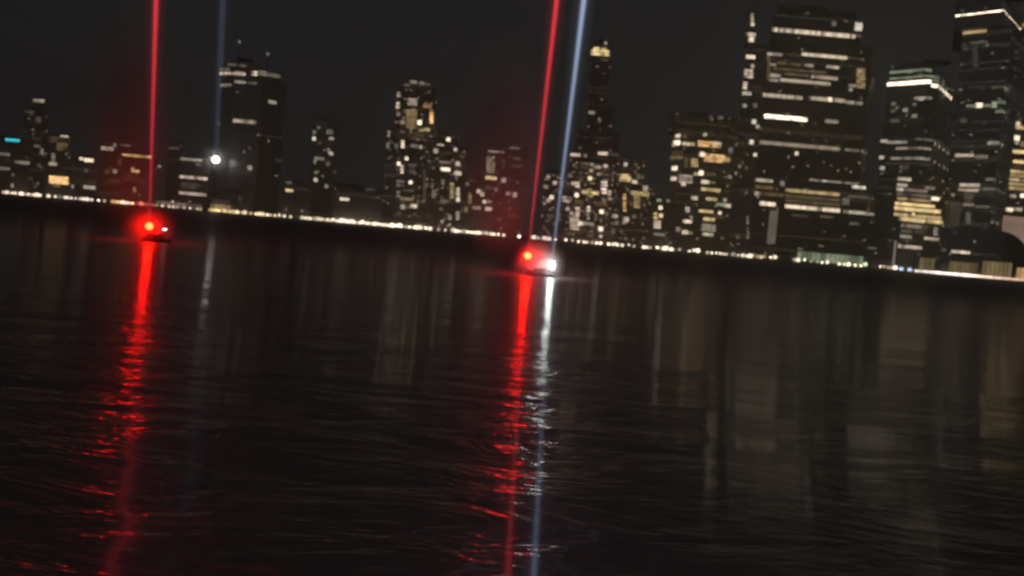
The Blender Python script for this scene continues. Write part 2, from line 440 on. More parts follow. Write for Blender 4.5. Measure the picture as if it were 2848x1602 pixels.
# --- crowned tower with two spires
def spires(bd, Y):
    for (px, yb, yt) in ((661, 190, 116), (742, 192, 150)):
        A = at(px, yb, Y + 12); B = at(px, yt, Y + 12)
        MB().tube(A - bd.location, Vector((A.x, A.y, B.z)) - bd.location, 1.4, .5).build('mast', M['steel'], bd)
        o = link('mast_light', UNIT, bd, Vector((A.x, A.y, B.z)) - bd.location); o.scale = (3, 3, 4)
        o.color = (.8, .8, .85, .0028)
building('crowned_tower', 'tall dark tower with a broken ring of grey windows at its crown and two masts', 1060,
    [([(603, 14), (640, 0), (720, 0), (786, 22)], 400, 228), ([(606, 14), (642, 3), (716, 3), (784, 22)], 228, 196), ([(632, 14), (742, 14)], 196, 172)],
    [h(610, 640, 193, 's', .14, 7), h(628, 685, 181, 's', .10, 6), h(610, 683, 204, 'w', .40, 7), h(655, 680, 204, 'w', .35, 8),
     (699, 197, 720, 211, 'w', .42), (722, 196, 742, 212, 'e', .20), h(742, 780, 210, 's', .14, 10), h(650, 684, 228, 's', .34, 6), h(612, 645, 237, 's', .22, 7), h(690, 715, 231, 's', .12, 6),
     h(748, 768, 284, 's', .28, 8), h(648, 712, 338, 'w', .32, 9), d(695, 467, 's', .28, 12), h(765, 788, 446, 'p', .06, 8)],
    mat='glassw', dim=.12, extra=spires)
building('quay_house', 'small low house with a single yellow window on the dark stretch of shore', 1015,
    [([(780, 0), (862, 0)], 540, 508)], [h(794, 815, 530, 'y', .55, 7), h(796, 812, 503, 's', .12, 6)], dim=.2, cat='house', depth=20)
building('quay_house', 'small low house with one short white strip window left of the amber windowed tower', 1015,
    [([(930, 0), (1062, 0)], 560, 533)], [h(945, 971, 554, 'w', .62, 8)], dim=.15, cat='house', depth=20)
building('warehouse', 'long dark warehouse with one faint light on its roof line', 1120,
    [([(850, 0), (1085, 0)], 560, 518)], [h(1018, 1045, 519, 's', .08, 8)], dim=.2, cat='warehouse', depth=40)
building('warehouse', 'low unlit warehouse at the foot of the tall crowned tower', 1030,
    [([(584, 0), (700, 0)], 560, 538)], [h(590, 640, 560, 'p', .05, 12)], dim=.3, cat='warehouse', depth=30)
building('slim_tower', 'slim dark tower with scattered faint white windows standing alone', 1090,
    [([(862, 0), (936, 0)], 470, 352), ([(885, 4), (912, 4)], 352, 334)],
    [d(868, 385, 's', .62, 9), d(874, 368, 's', .18, 9), d(886, 355, 's', .15), (908, 360, 926, 374, 's', .16), h(915, 928, 385, 's', .32, 7),
     v(914, 412, 424, 's', .22), h(915, 926, 427, 's', .42, 8), h(874, 903, 441, 's', .22, 7), v(876, 444, 456, 's', .16, 7), d(912, 455, 's', .10, 12), h(873, 884, 479, 's', .16, 6),
     d(878, 500, 's', .48, 10), d(908, 518, 's', .24, 9), d(942, 480, 's', .07, 8), d(890, 398, 's', .07)], mat='glassw', dim=.22, depth=30)

# --- the warm residential towers
building('residential_tower', 'tall rounded residential tower with amber windows clustered near its top', 1050,
    [([(1070, 18), (1100, 6), (1102, 0), (1208, 0)], 480, 356), ([(1100, 6), (1112, 0), (1206, 0), (1212, 8)], 330, 244), ([(1122, 4), (1196, 4)], 244, 222)],
    [h(1116, 1132, 238, 's', .16, 7), h(1141, 1160, 228, 's', .2, 8), h(1167, 1180, 231, 's', .18, 8), h(1182, 1196, 234, 's', .10, 6),
     v(1107, 255, 270, 'w', .30, 9), v(1106, 283, 302, 'w', .70, 9), d(1108, 318, 'e', .18, 11), d(1120, 340, 'e', .22, 11),
     (1134, 273, 1160, 294, 'e', .22), (1130, 305, 1160, 358, 'y', .17), d(1167, 341, 'w', 1., 11), v(1200, 305, 345, 'o', .75, 9), v(1188, 292, 300, 'o', .2, 24), h(1180, 1196, 355, 'y', .36, 9), h(1165, 1180, 362, 'y', .25, 7),
     v(1120, 390, 412, 'w', .62, 9), v(1104, 398, 414, 'g', .14, 9), (1140, 372, 1180, 388, 'y', .06), h(1142, 1162, 406, 's', .20, 9), d(1170, 409, 's', .32, 9), d(1104, 455, 'w', .9, 9), v(1118, 458, 484, 'e', .62, 8), d(1131, 441, 'w', .75, 9),
     d(1142, 507, 'w', .95, 9), h(1137, 1155, 460, 's', .10, 9), h(1137, 1155, 478, 's', .10, 9), (1102, 500, 1126, 520, 's', .14), v(1108, 530, 550, 's', .2, 9), h(1112, 1150, 553, 'y', .18, 8), h(1120, 1150, 530, 's', .07, 7),
     d(1120, 575, 's', .30, 12), h(1142, 1160, 573, 'w', .5, 9), v(1181, 470, 560, 'e', .08, 8), v(1075, 362, 382, 's', .28, 7), v(1075, 396, 412, 's', .18, 7)],
    mat='brick', dim=.55, dimcol=(1, .72, .5))
building('residential_tower', 'shorter stepped residential tower with bright window pairs on its right edge', 1035,
    [([(1196, 0), (1292, 0)], 540, 408), ([(1216, 3), (1276, 3)], 400, 378)],
    [d(1247, 388, 'w', .85, 10), h(1214, 1232, 405, 'e', .42, 8), d(1202, 419, 's', .32, 12), v(1267, 398, 421, 's', .45, 8), h(1222, 1256, 452, 'e', .17, 7), h(1226, 1252, 471, 'w', .85, 9),
     d(1273, 455, 'e', .42, 12), h(1263, 1283, 482, 'w', .55, 10), v(1257, 508, 552, 'y', .36, 11), v(1274, 520, 562, 'w', .5, 9), d(1274, 553, 'w', .8, 9), v(1232, 498, 515, 's', .15, 9), v(1206, 528, 552, 'e', .22, 10),
     v(1199, 508, 525, 'e', .12, 8), (1225, 555, 1245, 566, 's', .12), v(1273, 588, 612, 's', .36, 9), v(1251, 598, 612, 's', .26, 9), d(1230, 616, 's', .3, 8)],
    mat='brick', dim=.6, dimcol=(1, .72, .5))
building('apartment_block', 'low apartment block with slanting white windows between the stepped tower and the red beam', 1030,
    [([(1288, 0), (1374, 0)], 560, 500)],
    [h(1305, 1328, 496, 's', .07, 6), d(1300, 512, 's', .15, 10), d(1331, 532, 'w', .55, 10), d(1341, 541, 'w', .5, 10), v(1307, 535, 566, 'y', .22, 9), d(1347, 561, 'e', .65, 9), h(1352, 1368, 561, 'e', .25, 7),
     h(1314, 1338, 578, 'e', .26, 8), h(1350, 1368, 581, 'p', .5, 9), v(1296, 575, 590, 'y', .22, 10), h(1352, 1372, 522, 'y', .10, 9)], dim=.55, dimcol=(1, .75, .5))
building('apartment_tower', 'square topped tower with a pale roof line, in the red glow beside the centre beam', 1060,
    [([(1346, 0), (1406, 0)], 520, 418)],
    [h(1358, 1404, 419, 'p', .42, 7), (1353, 434, 1376, 482, 'e', .28), h(1350, 1382, 495, 'y', .75, 9), d(1404, 502, 'p', .4, 13), d(1378, 527, 'p', .3, 10), h(1386, 1396, 448, 'o', .06, 20)],
    mat='brick', dim=.4, dimcol=(1, .5, .4))
building('apartment_tower', 'dim tower with faint grey windows between two light streaks at the centre', 1120,
    [([(1408, 0), (1462, 0)], 520, 408)],
    [h(1416, 1446, 410, 's', .2, 8), h(1426, 1446, 441, 's', .12, 9), h(1422, 1446, 462, 's', .08, 9), h(1406, 1420, 538, 'p', .32, 9), d(1432, 542, 'p', .38, 12), h(1410, 1445, 600, 'r', .06, 12)], mat='brick', dim=.3, dimcol=(1, .5, .45))

# --- the lantern topped skyscraper at the centre
def lantern(bd, Y):
    for (x0, x1, y0, y1) in ((1650, 1654, 120, 106), (1668, 1672, 128, 100), (1694, 1700, 112, 104)):
        A = at(x0, y0, Y + 6); B = at(x0, y1, Y + 6)
        MB().tube(A - bd.location, Vector((A.x, A.y, B.z)) - bd.location, 1.0, .4).build('finial', M['steel'], bd)
    for px in (1622, 1640, 1662, 1688, 1713):
        P = at(px, 371 + (px - 1667) * .06, Y - 1)
        o = link('warning_light', UNIT, bd, P - bd.location); o.scale = (3.2, 2, 3.6)
        o.color = (1, .42, .42, .0165 if px < 1680 else .010)
building('lantern_skyscraper', 'slender skyscraper with a glowing yellow lantern crown and a row of red setback lights', 1120,
    [([(1578, 0), (1726, 0)], 520, 430), ([(1604, 3), (1722, 3)], 400, 368), ([(1634, 8), (1702, 8)], 340, 296), ([(1642, 10), (1698, 10)], 200, 158), ([(1644, 12), (1696, 12)], 140, 134), ([(1652, 14), (1688, 14)], 128, 117)],
    [(1644, 137, 1697, 156, 'y', .62), (1652, 121, 1668, 134, 'y', .55), (1674, 124, 1688, 134, 'y', .42), d(1699, 114, 's', .28, 7), h(1672, 1692, 166, 'y', .07, 8),
     h(1629, 1655, 313, 's', .24, 8), v(1667, 328, 342, 's', .14, 7),
     h(1582, 1614, 430, 'p', .45, 8), v(1628, 420, 438, 's', .20, 9), h(1663, 1690, 428, 'w', .62, 9), d(1685, 428, 'w', .5, 10), h(1695, 1722, 430, 's', .07, 8)],
    mat='glassw', dim=.20, dimcol=(1, .6, .5), depth=46)
building('apartment_block', 'apartment block seen through the pale blue beam with tilted pinkish windows', 1040,
    [([(1506, 0), (1584, 0)], 580, 478)],
    [d(1525, 492, 'p', .28, 10), d(1543, 508, 'p', .42, 10), h(1508, 1520, 519, 'e', .22, 8), d(1534, 549, 'e', .65, 11), d(1525, 557, 'e', .35, 10), d(1514, 565, 'e', .2, 9), v(1570, 545, 562, 'p', .26, 12), h(1575, 1595, 560, 'p', .3, 8),
     h(1574, 1592, 581, 'p', .32, 9), d(1595, 470, 's', .14, 12), h(1520, 1540, 600, 's', .1, 8)], mat='brick', dim=.5, dimcol=(1, .65, .55))
building('residential_slab', 'broad residential slab crowded with warm windows at the foot of the lantern skyscraper', 1020,
    [([(1582, 0), (1700, 0)], 580, 452)],
    [d(1646, 455, 's', .26, 10), h(1652, 1672, 465, 's', .32, 8), d(1684, 460, 'e', .45, 11), d(1644, 475, 'y', .32, 9), h(1661, 1672, 484, 'e', .3, 8), d(1641, 496, 'w', .65, 11), (1664, 482, 1695, 490, 'o', .09),
     h(1587, 1600, 510, 'e', .38, 8), v(1607, 505, 522, 'e', .62, 10), d(1604, 543, 'w', .75, 11), (1672, 503, 1689, 520, 'e', .5), v(1680, 522, 540, 'p', .62, 14), v(1695, 528, 545, 's', .4, 8), d(1700, 553, 'e', .26, 8),
     h(1618, 1634, 535, 'y', .42, 8), (1632, 523, 1648, 549, 'y', .25), h(1647, 1665, 537, 'y', .6, 9), d(1680, 558, 'e', .16, 10), v(1637, 572, 590, 'w', .55, 8), v(1636, 592, 612, 's', .22, 7),
     d(1673, 589, 'w', .8, 11), (1585, 590, 1610, 640, 'e', .34), (1600, 575, 1612, 600, 'e', .3), h(1609, 1622, 622, 'w', .6, 10), h(1622, 1652, 622, 's', .28, 8), d(1686, 594, 's', .15, 9),
     (1590, 640, 1640, 650, 'o', .07), d(1671, 637, 'w', .8, 12), (1600, 555, 1625, 570, 'y', .08), (1655, 560, 1690, 575, 'o', .07)],
    mat='brick', dim=.9, dimcol=(1, .7, .45))
building('residential_tower', 'residential tower with a large square yellow patch of windows near its top', 1045,
    [([(1702, 0), (1816, 0)], 580, 512), ([(1712, 3), (1790, 3)], 500, 442)],
    [d(1740, 457, 's', .42, 10), d(1768, 458, 's', .1, 9), (1723, 484, 1754, 506, 'y', .42), v(1776, 484, 498, 's', .18, 9), h(1758, 1772, 506, 'e', .55, 8), (1755, 532, 1806, 545, 'y', .28), (1763, 546, 1780, 580, 'y', .24), d(1795, 524, 'e', .3, 14),
     v(1737, 538, 588, 'o', .5, 8), h(1702, 1718, 601, 's', .34, 9), d(1742, 611, 'e', .40, 13), d(1736, 618, 'e', .25, 10), d(1763, 602, 's', .12, 10), d(1715, 620, 's', .14, 12), v(1706, 635, 650, 's', .10, 8), d(1745, 560, 'r', .08, 12)],
    mat='brick', dim=.6, dimcol=(1, .72, .45))
building('apartment_block', 'low block with a warm stack of windows under a greenish roof light', 1030,
    [([(1806, 0), (1868, 0)], 610, 552)],
    [h(1826, 1840, 557, 'g', .24, 7), d(1858, 557, 's', .22, 9), d(1837, 578, 'w', .7, 10), d(1838, 600, 'y', .65, 10), v(1823, 590, 610, 'y', .45, 10), (1818, 612, 1838, 636, 'e', .42), h(1818, 1848, 652, 's', .18, 8)], dim=.5, dimcol=(1, .8, .45))
building('gold_banded_tower', 'broad dark topped tower with thick golden bands of windows below its roof', 1050,
    [([(1856, 10), (1872, 0), (2036, 0), (2060, 12)], 560, 372), ([(1858, 10), (1876, 3), (2030, 3), (2052, 12)], 360, 322)],
    [d(1886, 378, 'w', .55, 10), d(1904, 379, 'o', .14, 8), d(1961, 373, 'w', .4, 9), d(1885, 397, 'w', 1., 12), d(1870, 403, 'e', .25, 9), h(1898, 1920, 400, 'w', .55, 9), d(1927, 401, 'y', .38, 9), (1941, 392, 2006, 411, 'o', .55), h(1982, 2005, 399, 'w', .5, 9),
     h(1862, 1892, 438, 'y', .14, 7), d(1953, 429, 'w', .75, 12), (1958, 428, 2016, 452, 'o', .48), h(1998, 2030, 443, 'y', .26, 14), (1922, 440, 1941, 465, 'y', .36), (1903, 436, 1914, 466, 'y', .10), d(1878, 468, 'w', .75, 11),
     h(1930, 1944, 484, 'y', .35, 8), d(1950, 481, 'w', .95, 12), d(1878, 497, 'e', .5, 11), (1888, 486, 1926, 510, 'e', .26), d(1901, 511, 'e', .5, 12), h(1962, 1990, 484, 'y', .10, 9), h(1950, 1972, 506, 'w', .65, 10), h(1975, 1990, 508, 'y', .15, 6),
     h(1950, 2004, 528, 'y', .40, 8), h(1922, 1940, 551, 'w', .45, 9), h(1963, 1995, 554, 'y', .36, 8), d(2016, 557, 's', .3, 9), h(1992, 2018, 569, 'g', .26, 8), h(2015, 2032, 572, 'w', .48, 9), h(1944, 1984, 588, 'y', .55, 8), d(2002, 592, 'w', .65, 9),
     h(1956, 1988, 610, 'y', .45, 9), v(1912, 575, 590, 's', .26, 12), h(1900, 1924, 616, 'w', .62, 9), v(1922, 600, 608, 's', .25, 8), d(1886, 638, 's', .2, 12), h(1897, 1914, 646, 'w', .55, 11), h(1914, 1926, 648, 'y', .2, 8),
     (1952, 622, 1990, 644, 's', .18), h(1954, 1984, 652, 's', .40, 9), d(1978, 311, 's', .08, 9), d(2003, 313, 's', .10, 10), d(2032, 417, 's', .16, 12), d(2030, 492, 's', .2, 10), d(2046, 482, 's', .18, 9), d(2057, 463, 's', .18, 9), d(2072, 455, 's', .14, 9), (1870, 420, 1900, 430, 'y', .06)],
    mat='conc', dim=.55, dimcol=(1, .78, .4))

# --- the big office buildings at the right
building('slim_tower', 'slim tower with a ragged column of warm windows, left of the big banded office', 1060,
    [([(2040, 0), (2098, 0)], 500, 120), ([(2074, 3), (2104, 3)], 80, 34)],
    [v(2092, 36, 60, 'w', .28, 9), d(2093, 67, 'w', .55, 9), h(2080, 2108, 96, 'w', .45, 10), d(2090, 110, 'w', .6, 14), h(2070, 2100, 158, 'w', .65, 10), v(2093, 178, 190, 'e', .28, 9), (2062, 192, 2094, 218, 'e', .42), v(2066, 226, 248, 'e', .55, 11), h(2060, 2090, 260, 's', .4, 8),
     d(2071, 294, 's', .28, 10), d(2100, 293, 's', .12, 12), d(2097, 338, 's', .5, 12), d(2107, 352, 's', .35, 9), d(2090, 395, 's', .62, 11), d(2102, 431, 's', .62, 9), d(2061, 530, 'w', .65, 11), v(2080, 600, 670, 's', .10, 7), d(2048, 660, 's', .12, 10)],
    mat='conc', dim=.35, depth=30)
building('banded_office', 'huge dark office building ruled by long level lines of lit windows', 1010,
    [([(2096, 0), (2412, 0), (2436, 20)], 560, 505), ([(2114, 2), (2406, 2), (2420, 20)], 340, 118), ([(2146, 5), (2396, 5)], 100, 48), ([(2160, 9), (2380, 9)], 50, 26)],
    [h(2146, 2378, 92, 'w', .50, 11), h(2378, 2420, 101, 's', .12, 6), (2409, 66, 2429, 88, 's', .50, 'solid', 'corner_light'), d(2320, 66, 's', .14, 12), h(2132, 2176, 151, 's', .32, 8), h(2176, 2228, 152, 'y', .06, 5), h(2230, 2356, 156, 'w', .48, 9), h(2356, 2400, 162, 'y', .07, 5),
     v(2138, 152, 225, 'y', .12, 9), h(2140, 2158, 180, 's', .22, 7), h(2160, 2230, 178, 'y', .10, 6), h(2238, 2262, 182, 's', .26, 7), h(2298, 2332, 187, 'w', .38, 7), h(2150, 2300, 196, 'y', .10, 6), h(2142, 2172, 210, 's', .28, 9), h(2180, 2250, 208, 'y', .12, 6), h(2256, 2330, 216, 'e', .28, 9), h(2170, 2310, 228, 'w', .34, 8),
     h(2140, 2165, 223, 's', .30, 7), d(2366, 249, 's', .26, 10), h(2360, 2380, 238, 's', .26, 8), (2382, 190, 2406, 246, 'y', .22), d(2392, 198, 's', .3, 8), h(2120, 2232, 268, 'w', .34, 10), h(2250, 2352, 277, 'w', .34, 10), d(2308, 277, 'w', .85, 11), h(2352, 2398, 286, 's', .26, 9),
     h(2126, 2245, 328, 'w', 1.05, 12), h(2295, 2332, 338, 's', .22, 9), h(2112, 2336, 405, 'w', .24, 10), h(2350, 2418, 419, 's', .15, 8), d(2215, 427, 'w', .6, 9),
     h(2098, 2150, 502, 'w', .34, 9), d(2176, 510, 's', .2, 12), h(2250, 2390, 507, 's', .22, 7), d(2293, 506, 's', .55, 10), h(2370, 2408, 516, 's', .60, 10), h(2098, 2150, 521, 'o', .12, 8), h(2185, 2336, 535, 'y', .34, 9), h(2095, 2180, 540, 'y', .10, 9), d(2100, 538, 'e', .3, 11),
     h(2185, 2336, 551, 'y', .10, 8), h(2185, 2336, 564, 'y', .10, 7), h(2113, 2157, 567, 'w', .65, 10), h(2183, 2336, 580, 'w', .62, 10), h(2345, 2432, 592, 's', .36, 9), d(2352, 560, 's', .12, 20), h(2358, 2470, 550, 's', .10, 7), h(2200, 2250, 600, 'y', .06, 7), h(2280, 2320, 603, 'y', .10, 6),
     (2137, 586, 2160, 678, 's', .115, 'solid', 'glowing_stair_shaft'), h(2362, 2390, 622, 's', .12, 7)],  # the shaft's lit look is put in as its own glow
    mat='glassw', dim=.30, dimcol=(1, .8, .45), depth=60)
building('domed_crown_tower', 'office tower whose rounded stepped top carries stacked white light lines', 1130,
    [([(2458, 45), (2570, 6), (2600, 9), (2654, 110)], 330, 224), ([(2468, 46), (2568, 9), (2598, 12), (2644, 105)], 236, 205), ([(2476, 46), (2566, 12), (2596, 15), (2634, 95)], 214, 188)],
    [h(2460, 2588, 231, 'w', 1.5, 9), h(2590, 2652, 241, 'w', 1.4, 9), h(2478, 2592, 214, 'g', .26, 6), h(2592, 2642, 226, 'g', .22, 6), h(2478, 2592, 197, 'g', .24, 6), h(2592, 2632, 207, 'g', .24, 6), d(2650, 222, 's', .15, 8),
     h(2545, 2592, 272, 's', .32, 7), d(2562, 275, 'w', .4, 8), d(2485, 289, 's', .14, 9), d(2518, 306, 's', .24, 10), d(2543, 290, 's', .14, 8), d(2544, 322, 's', .22, 9), h(2478, 2500, 336, 's', .10, 9), d(2484, 308, 's', .1, 9), d(2622, 266, 's', .15, 9),
     h(2402, 2455, 393, 'w', .42, 7), h(2468, 2520, 396, 's', .28, 7), h(2555, 2620, 386, 's', .16, 6), h(2495, 2592, 412, 'e', .30, 7), h(2592, 2690, 428, 'e', .26, 7), h(2480, 2592, 440, 'e', .26, 7), h(2592, 2646, 462, 'e', .24, 7), h(2600, 2645, 402, 's', .08, 5),
     d(2445, 438, 's', .4, 9), d(2454, 467, 's', .36, 9), h(2465, 2600, 455, 'e', .05, 5), d(2594, 505, 'g', .2, 10), d(2520, 466, 's', .07, 10), d(2560, 480, 's', .07, 9)],
    mat='glassw', dim=.35, dimcol=(.9, .9, .75), depth=60)
building('office_block', 'office block glowing yellow floor by floor, below the tower with stacked white lines', 1025,
    [([(2484, 0), (2628, 0), (2640, 12)], 610, 488)],
    [h(2494, 2534, 498, 'w', .45, 8), h(2494, 2524, 515, 's', .30, 8), h(2488, 2512, 526, 's', .50, 9), h(2512, 2580, 530, 'p', .16, 8), h(2572, 2600, 523, 's', .16, 8), h(2494, 2590, 543, 'e', .13, 8), h(2495, 2590, 556, 'y', .28, 8),
     h(2484, 2600, 570, 'y', .62, 8), h(2484, 2616, 584, 'y', .66, 9), h(2470, 2618, 600, 'y', .42, 8), h(2500, 2622, 613, 'y', .50, 9), h(2536, 2544, 596, 'y', .65, 8), h(2533, 2570, 615, 'w', .45, 8), h(2590, 2612, 553, 'w', .75, 10),
     h(2506, 2578, 630, 'e', .20, 9), h(2505, 2538, 643, 's', .10, 7), h(2503, 2535, 658, 's', .24, 9), h(2570, 2612, 664, 'w', .38, 8), v(2602, 632, 655, 's', .20, 12), h(2498, 2564, 687, 'w', .42, 9), d(2524, 686, 'w', .4, 9), h(2545, 2570, 645, 'g', .06, 10)],
    mat='conc', dim=.6, dimcol=(1, .85, .45))
building('concrete_shaft', 'plain grey lit shaft beside the yellow office block', 1040,
    [([(2628, 0), (2672, 0)], 620, 530)],
    [(2632, 560, 2668, 680, 's', .05, 'solid', 'glowing_panel'), h(2614, 2655, 541, 's', .22, 8), d(2634, 566, 's', .2, 11)], mat='stone', dim=.3, cat='tower', depth=25)  # light on the concrete put in as a glowing panel
building('white_crowned_tower', 'very tall dark tower with a bright white sloping light band along its crown', 1080,
    [([(2652, 40), (2786, 0), (2850, 90)], 330, 92), ([(2654, 42), (2785, 2), (2849, 92)], 80, 50), ([(2656, 43), (2784, 3), (2848, 92)], 40, 15)],
    [h(2657, 2718, 30, 'w', 1.7, 14), h(2722, 2784, 28, 'w', 1.7, 14), h(2787, 2846, 42, 'w', 1.5, 12), h(2660, 2716, 22, 'g', .35, 6), h(2655, 2740, 90, 'y', .42, 7), h(2700, 2745, 118, 's', .10, 6), v(2712, 118, 190, 's', .04, 12), v(2680, 120, 140, 's', .04, 12),
     h(2690, 2715, 294, 's', .25, 6), d(2723, 293, 'w', .95, 12), h(2730, 2752, 293, 's', .25, 6), v(2765, 284, 300, 'g', .42, 9), h(2762, 2800, 284, 'g', .18, 7), h(2772, 2800, 310, 'g', .18, 7), h(2780, 2810, 304, 's', .10, 7), d(2680, 335, 's', .08, 12), h(2750, 2795, 398, 's', .26, 8),
     h(2660, 2705, 432, 'w', .40, 7), h(2712, 2745, 436, 's', .18, 9), h(2745, 2790, 499, 's', .14, 8), h(2672, 2722, 515, 'e', .40, 8), h(2668, 2718, 529, 'e', .36, 8), h(2735, 2800, 526, 's', .12, 7), (2680, 538, 2706, 562, 'e', .08), h(2664, 2706, 569, 'p', .25, 8), h(2716, 2750, 575, 's', .13, 7),
     v(2693, 590, 625, 's', .14, 9), h(2752, 2782, 620, 's', .26, 7), h(2762, 2812, 242, 's', .10, 7), d(2797, 247, 's', .25, 10)],
    mat='glassw', dim=.40, dimcol=(.95, .92, .8), depth=60)
building('glazed_tower', 'tower with greenish lit floors at the right frame edge, behind the white crowned tower', 1200,
    [([(2790, 0), (2960, 0)], 250, 60)],
    [h(2802, 2830, 103, 's', .28, 9), d(2845, 70, 'o', .4, 10), h(2792, 2848, 128, 'g', .30, 9), h(2782, 2846, 160, 'g', .34, 9), h(2830, 2870, 126, 's', .3, 9), v(2846, 190, 250, 's', .35, 9), h(2794, 2815, 120, 's', .1, 9), (2800, 180, 2840, 230, 's', .05), v(2846, 270, 310, 's', .14, 9), h(2824, 2846, 345, 's', .35, 10), (2800, 420, 2900, 470, 'y', .05)],
    mat='glassw', dim=.5, dimcol=(.9, .95, .7), depth=50)
building('gold_office', 'golden lit office block at the right edge of the frame above the pinkish wall', 1062,
    [([(2800, 0), (2960, 0)], 560, 332)],
    [d(2822, 343, 'w', .55, 11), h(2824, 2900, 357, 'y', .45, 9), d(2818, 383, 'w', .85, 14), d(2828, 396, 's', .3, 10), h(2812, 2900, 424, 'y', .62, 8), h(2818, 2900, 452, 'y', .62, 8), h(2810, 2900, 480, 'y', .42, 8), h(2808, 2900, 491, 'y', .28, 7), h(2808, 2900, 502, 'y', .38, 8), h(2806, 2900, 514, 'y', .34, 7), h(2806, 2900, 526, 'y', .36, 8),
     h(2810, 2826, 545, 'e', .3, 9), h(2838, 2860, 545, 'w', .9, 10), h(2794, 2818, 583, 'w', .7, 9), h(2822, 2842, 582, 's', .35, 9), (2838, 395, 2900, 410, 'y', .2)],
    mat='brick', dim=.6, dimcol=(1, .82, .42), depth=50)
building('dark_block', 'broad unlit low block between the banded office and the yellow office block', 1012,
    [([(2410, 0), (2502, 0)], 650, 604)], [h(2412, 2438, 690, 's', .1, 8)], mat='glassw', dim=.12, depth=35)
building('podium', 'dark glazed podium with two white strip lights under the white crowned tower', 1010,
    [([(2618, 0), (2790, 0)], 700, 640)],
    [h(2646, 2698, 701, 'w', .55, 8), h(2605, 2628, 694, 's', .12, 7)], mat='glassw', dim=.3, dimcol=(.7, .9, .8), depth=30)
building('residential_slab', 'dim slab with a dotted vertical light line beside the gold banded tower', 1035,
    [([(2028, 0), (2112, 0)], 620, 500)], [v(2079, 600, 625, 's', .16, 6), v(2080, 640, 665, 's', .14, 6), d(2052, 659, 's', .10, 10)], dim=.35, depth=30)

# ------------------------------------------------------------------ low lit buildings along the promenade
def pavilion(name, label, x0, x1, ytop, Y, col, lev, panes, cat='pavilion', domed=False, roof_over=1.5):
    yb = shore_y((x0 + x1) / 2)
    A = at(x0, yb, Y); B = at(x1, yb, Y); T = at((x0 + x1) / 2, ytop, Y)
    root = empty(name, (A.x, Y, 2.2)); tag(root, label, cat)
    w = B.x - A.x; ht_ = T.z - 2.2
    MB().box(0, w, 1.2, 14, 0, ht_).build('wall', M['conc'], root)
    if domed:
        mb = MB(); prof = []
        for k in range(7):
            a = k / 6 * math.pi / 2; prof.append((w / 2 * math.cos(a) + .05, ht_ + 5 * math.sin(a)))
        mb.lathe(prof, 16, w / 2, 7); mb.build('roof', M['steel'], root)
    else:
        MB().box(-roof_over, w + roof_over, -1.0, 15, ht_ + .003, ht_ + .7).build('roof', M['steel'], root)
    pw = w / panes
    for k in range(panes):
        o = link('window', UNIT, root, (pw * (k + .5), 1.1, ht_ * .52)); o.scale = (pw * .88, .3, ht_ * .72)
        o.color = (*PAL[col], lev * .01 * rnd.uniform(.55, 1.4))
    for k in range(panes + 1):
        MB().box(pw * k - .2, pw * k + .2, .3, .8, 0, ht_).build('column', M['steel'], root)
    return root
pavilion('pavilion', 'small golden lit pavilion on the shore below the slim tower', 2066, 2124, 706, 1006, 'y', .42, 5)
pavilion('domed_hall', 'dark domed hall on the shore between the golden and the greenish pavilions', 2138, 2200, 708, 1012, 's', .03, 4, 'hall', True)
pavilion('ferry_terminal', 'long greenish lit glass terminal below the big banded office', 2214, 2400, 702, 1006, 'g', .26, 14, 'terminal')
pavilion('kiosk', 'little pale kiosk on the shore left of the flood lit promenade', 2554, 2598, 712, 1007, 'y', .16, 3, 'kiosk')
pavilion('restaurant_hall', 'low olive lit hall behind the flood lit promenade, left of the second hall', 2636, 2718, 724, 1008, 'y', .15, 7, 'hall')
pavilion('glass_hall', 'taller pale lit hall behind the flood lit promenade, nearest the pinkish wall', 2728, 2812, 722, 1008, 'y', .22, 7, 'hall')
pavilion('shore_cafe', 'low amber lit building on the shore at the right edge of the frame', 2824, 2900, 742, 1008, 'o', .7, 6, 'cafe')
pavilion('boat_house', 'low pale lit boat house on the shore right of the left red lamp', 430, 560, 561, 1006, 'e', .16, 9, 'boat house')
pavilion('tented_terrace', 'bright yellowish terrace on the shore below the white floodlight', 582, 640, 566, 1006, 'y', .30, 5, 'terrace')

# dark glass barrel vault in front of a pinkish lit wall at the right edge
building('pink_lit_building', 'block with a blank pinkish lit wall at the right edge, behind the dark glass vault', 1040,
    [([(2784, 0), (2960, 0)], 620, 601)],
    [(2784, 604, 2900, 720, 'k', .19, 'solid', 'glowing_wall')], mat='pink', dim=.2, depth=30)  # light on the pinkish wall put in as its own glow
def vault():
    cx, yc, Y = 2768, 742, 1012
    c = at(cx, yc, Y); r = at(cx, 641, Y).z - c.z
    root = empty('vaulted_hall', (c.x, Y, 2.2)); tag(root, 'dark glass hall with a rounded barrel vault in front of the pinkish wall', 'hall')
    n = 18; arc = [(math.cos(math.pi * k / n) * r, math.sin(math.pi * k / n) * r + c.z - 2.2) for k in range(n + 1)]
    g = MB(); g.v = [(x, y, z) for x, z in arc for y in (0, 22)]
    g.f = [(2*k, 2*k+1, 2*k+3, 2*k+2) for k in range(n)]
    g.build('vault', M['glassw'], root)
    e = MB(); e.v = [(x, .6, z) for x, z in arc] + [(-r, .6, 0), (r, .6, 0)]; e.f = [tuple(range(n + 1)) + (n + 1, n + 2)]
    e.build('glass_wall', M['glassw'], root)
    for y in (0, 7.3, 14.6, 22):
        rb = MB()
        for k in range(n): rb.tube((arc[k][0], y, arc[k][1]), (arc[k+1][0], y, arc[k+1][1]), .45, seg=5)
        rb.build('rib', M['steel'], root)
vault()

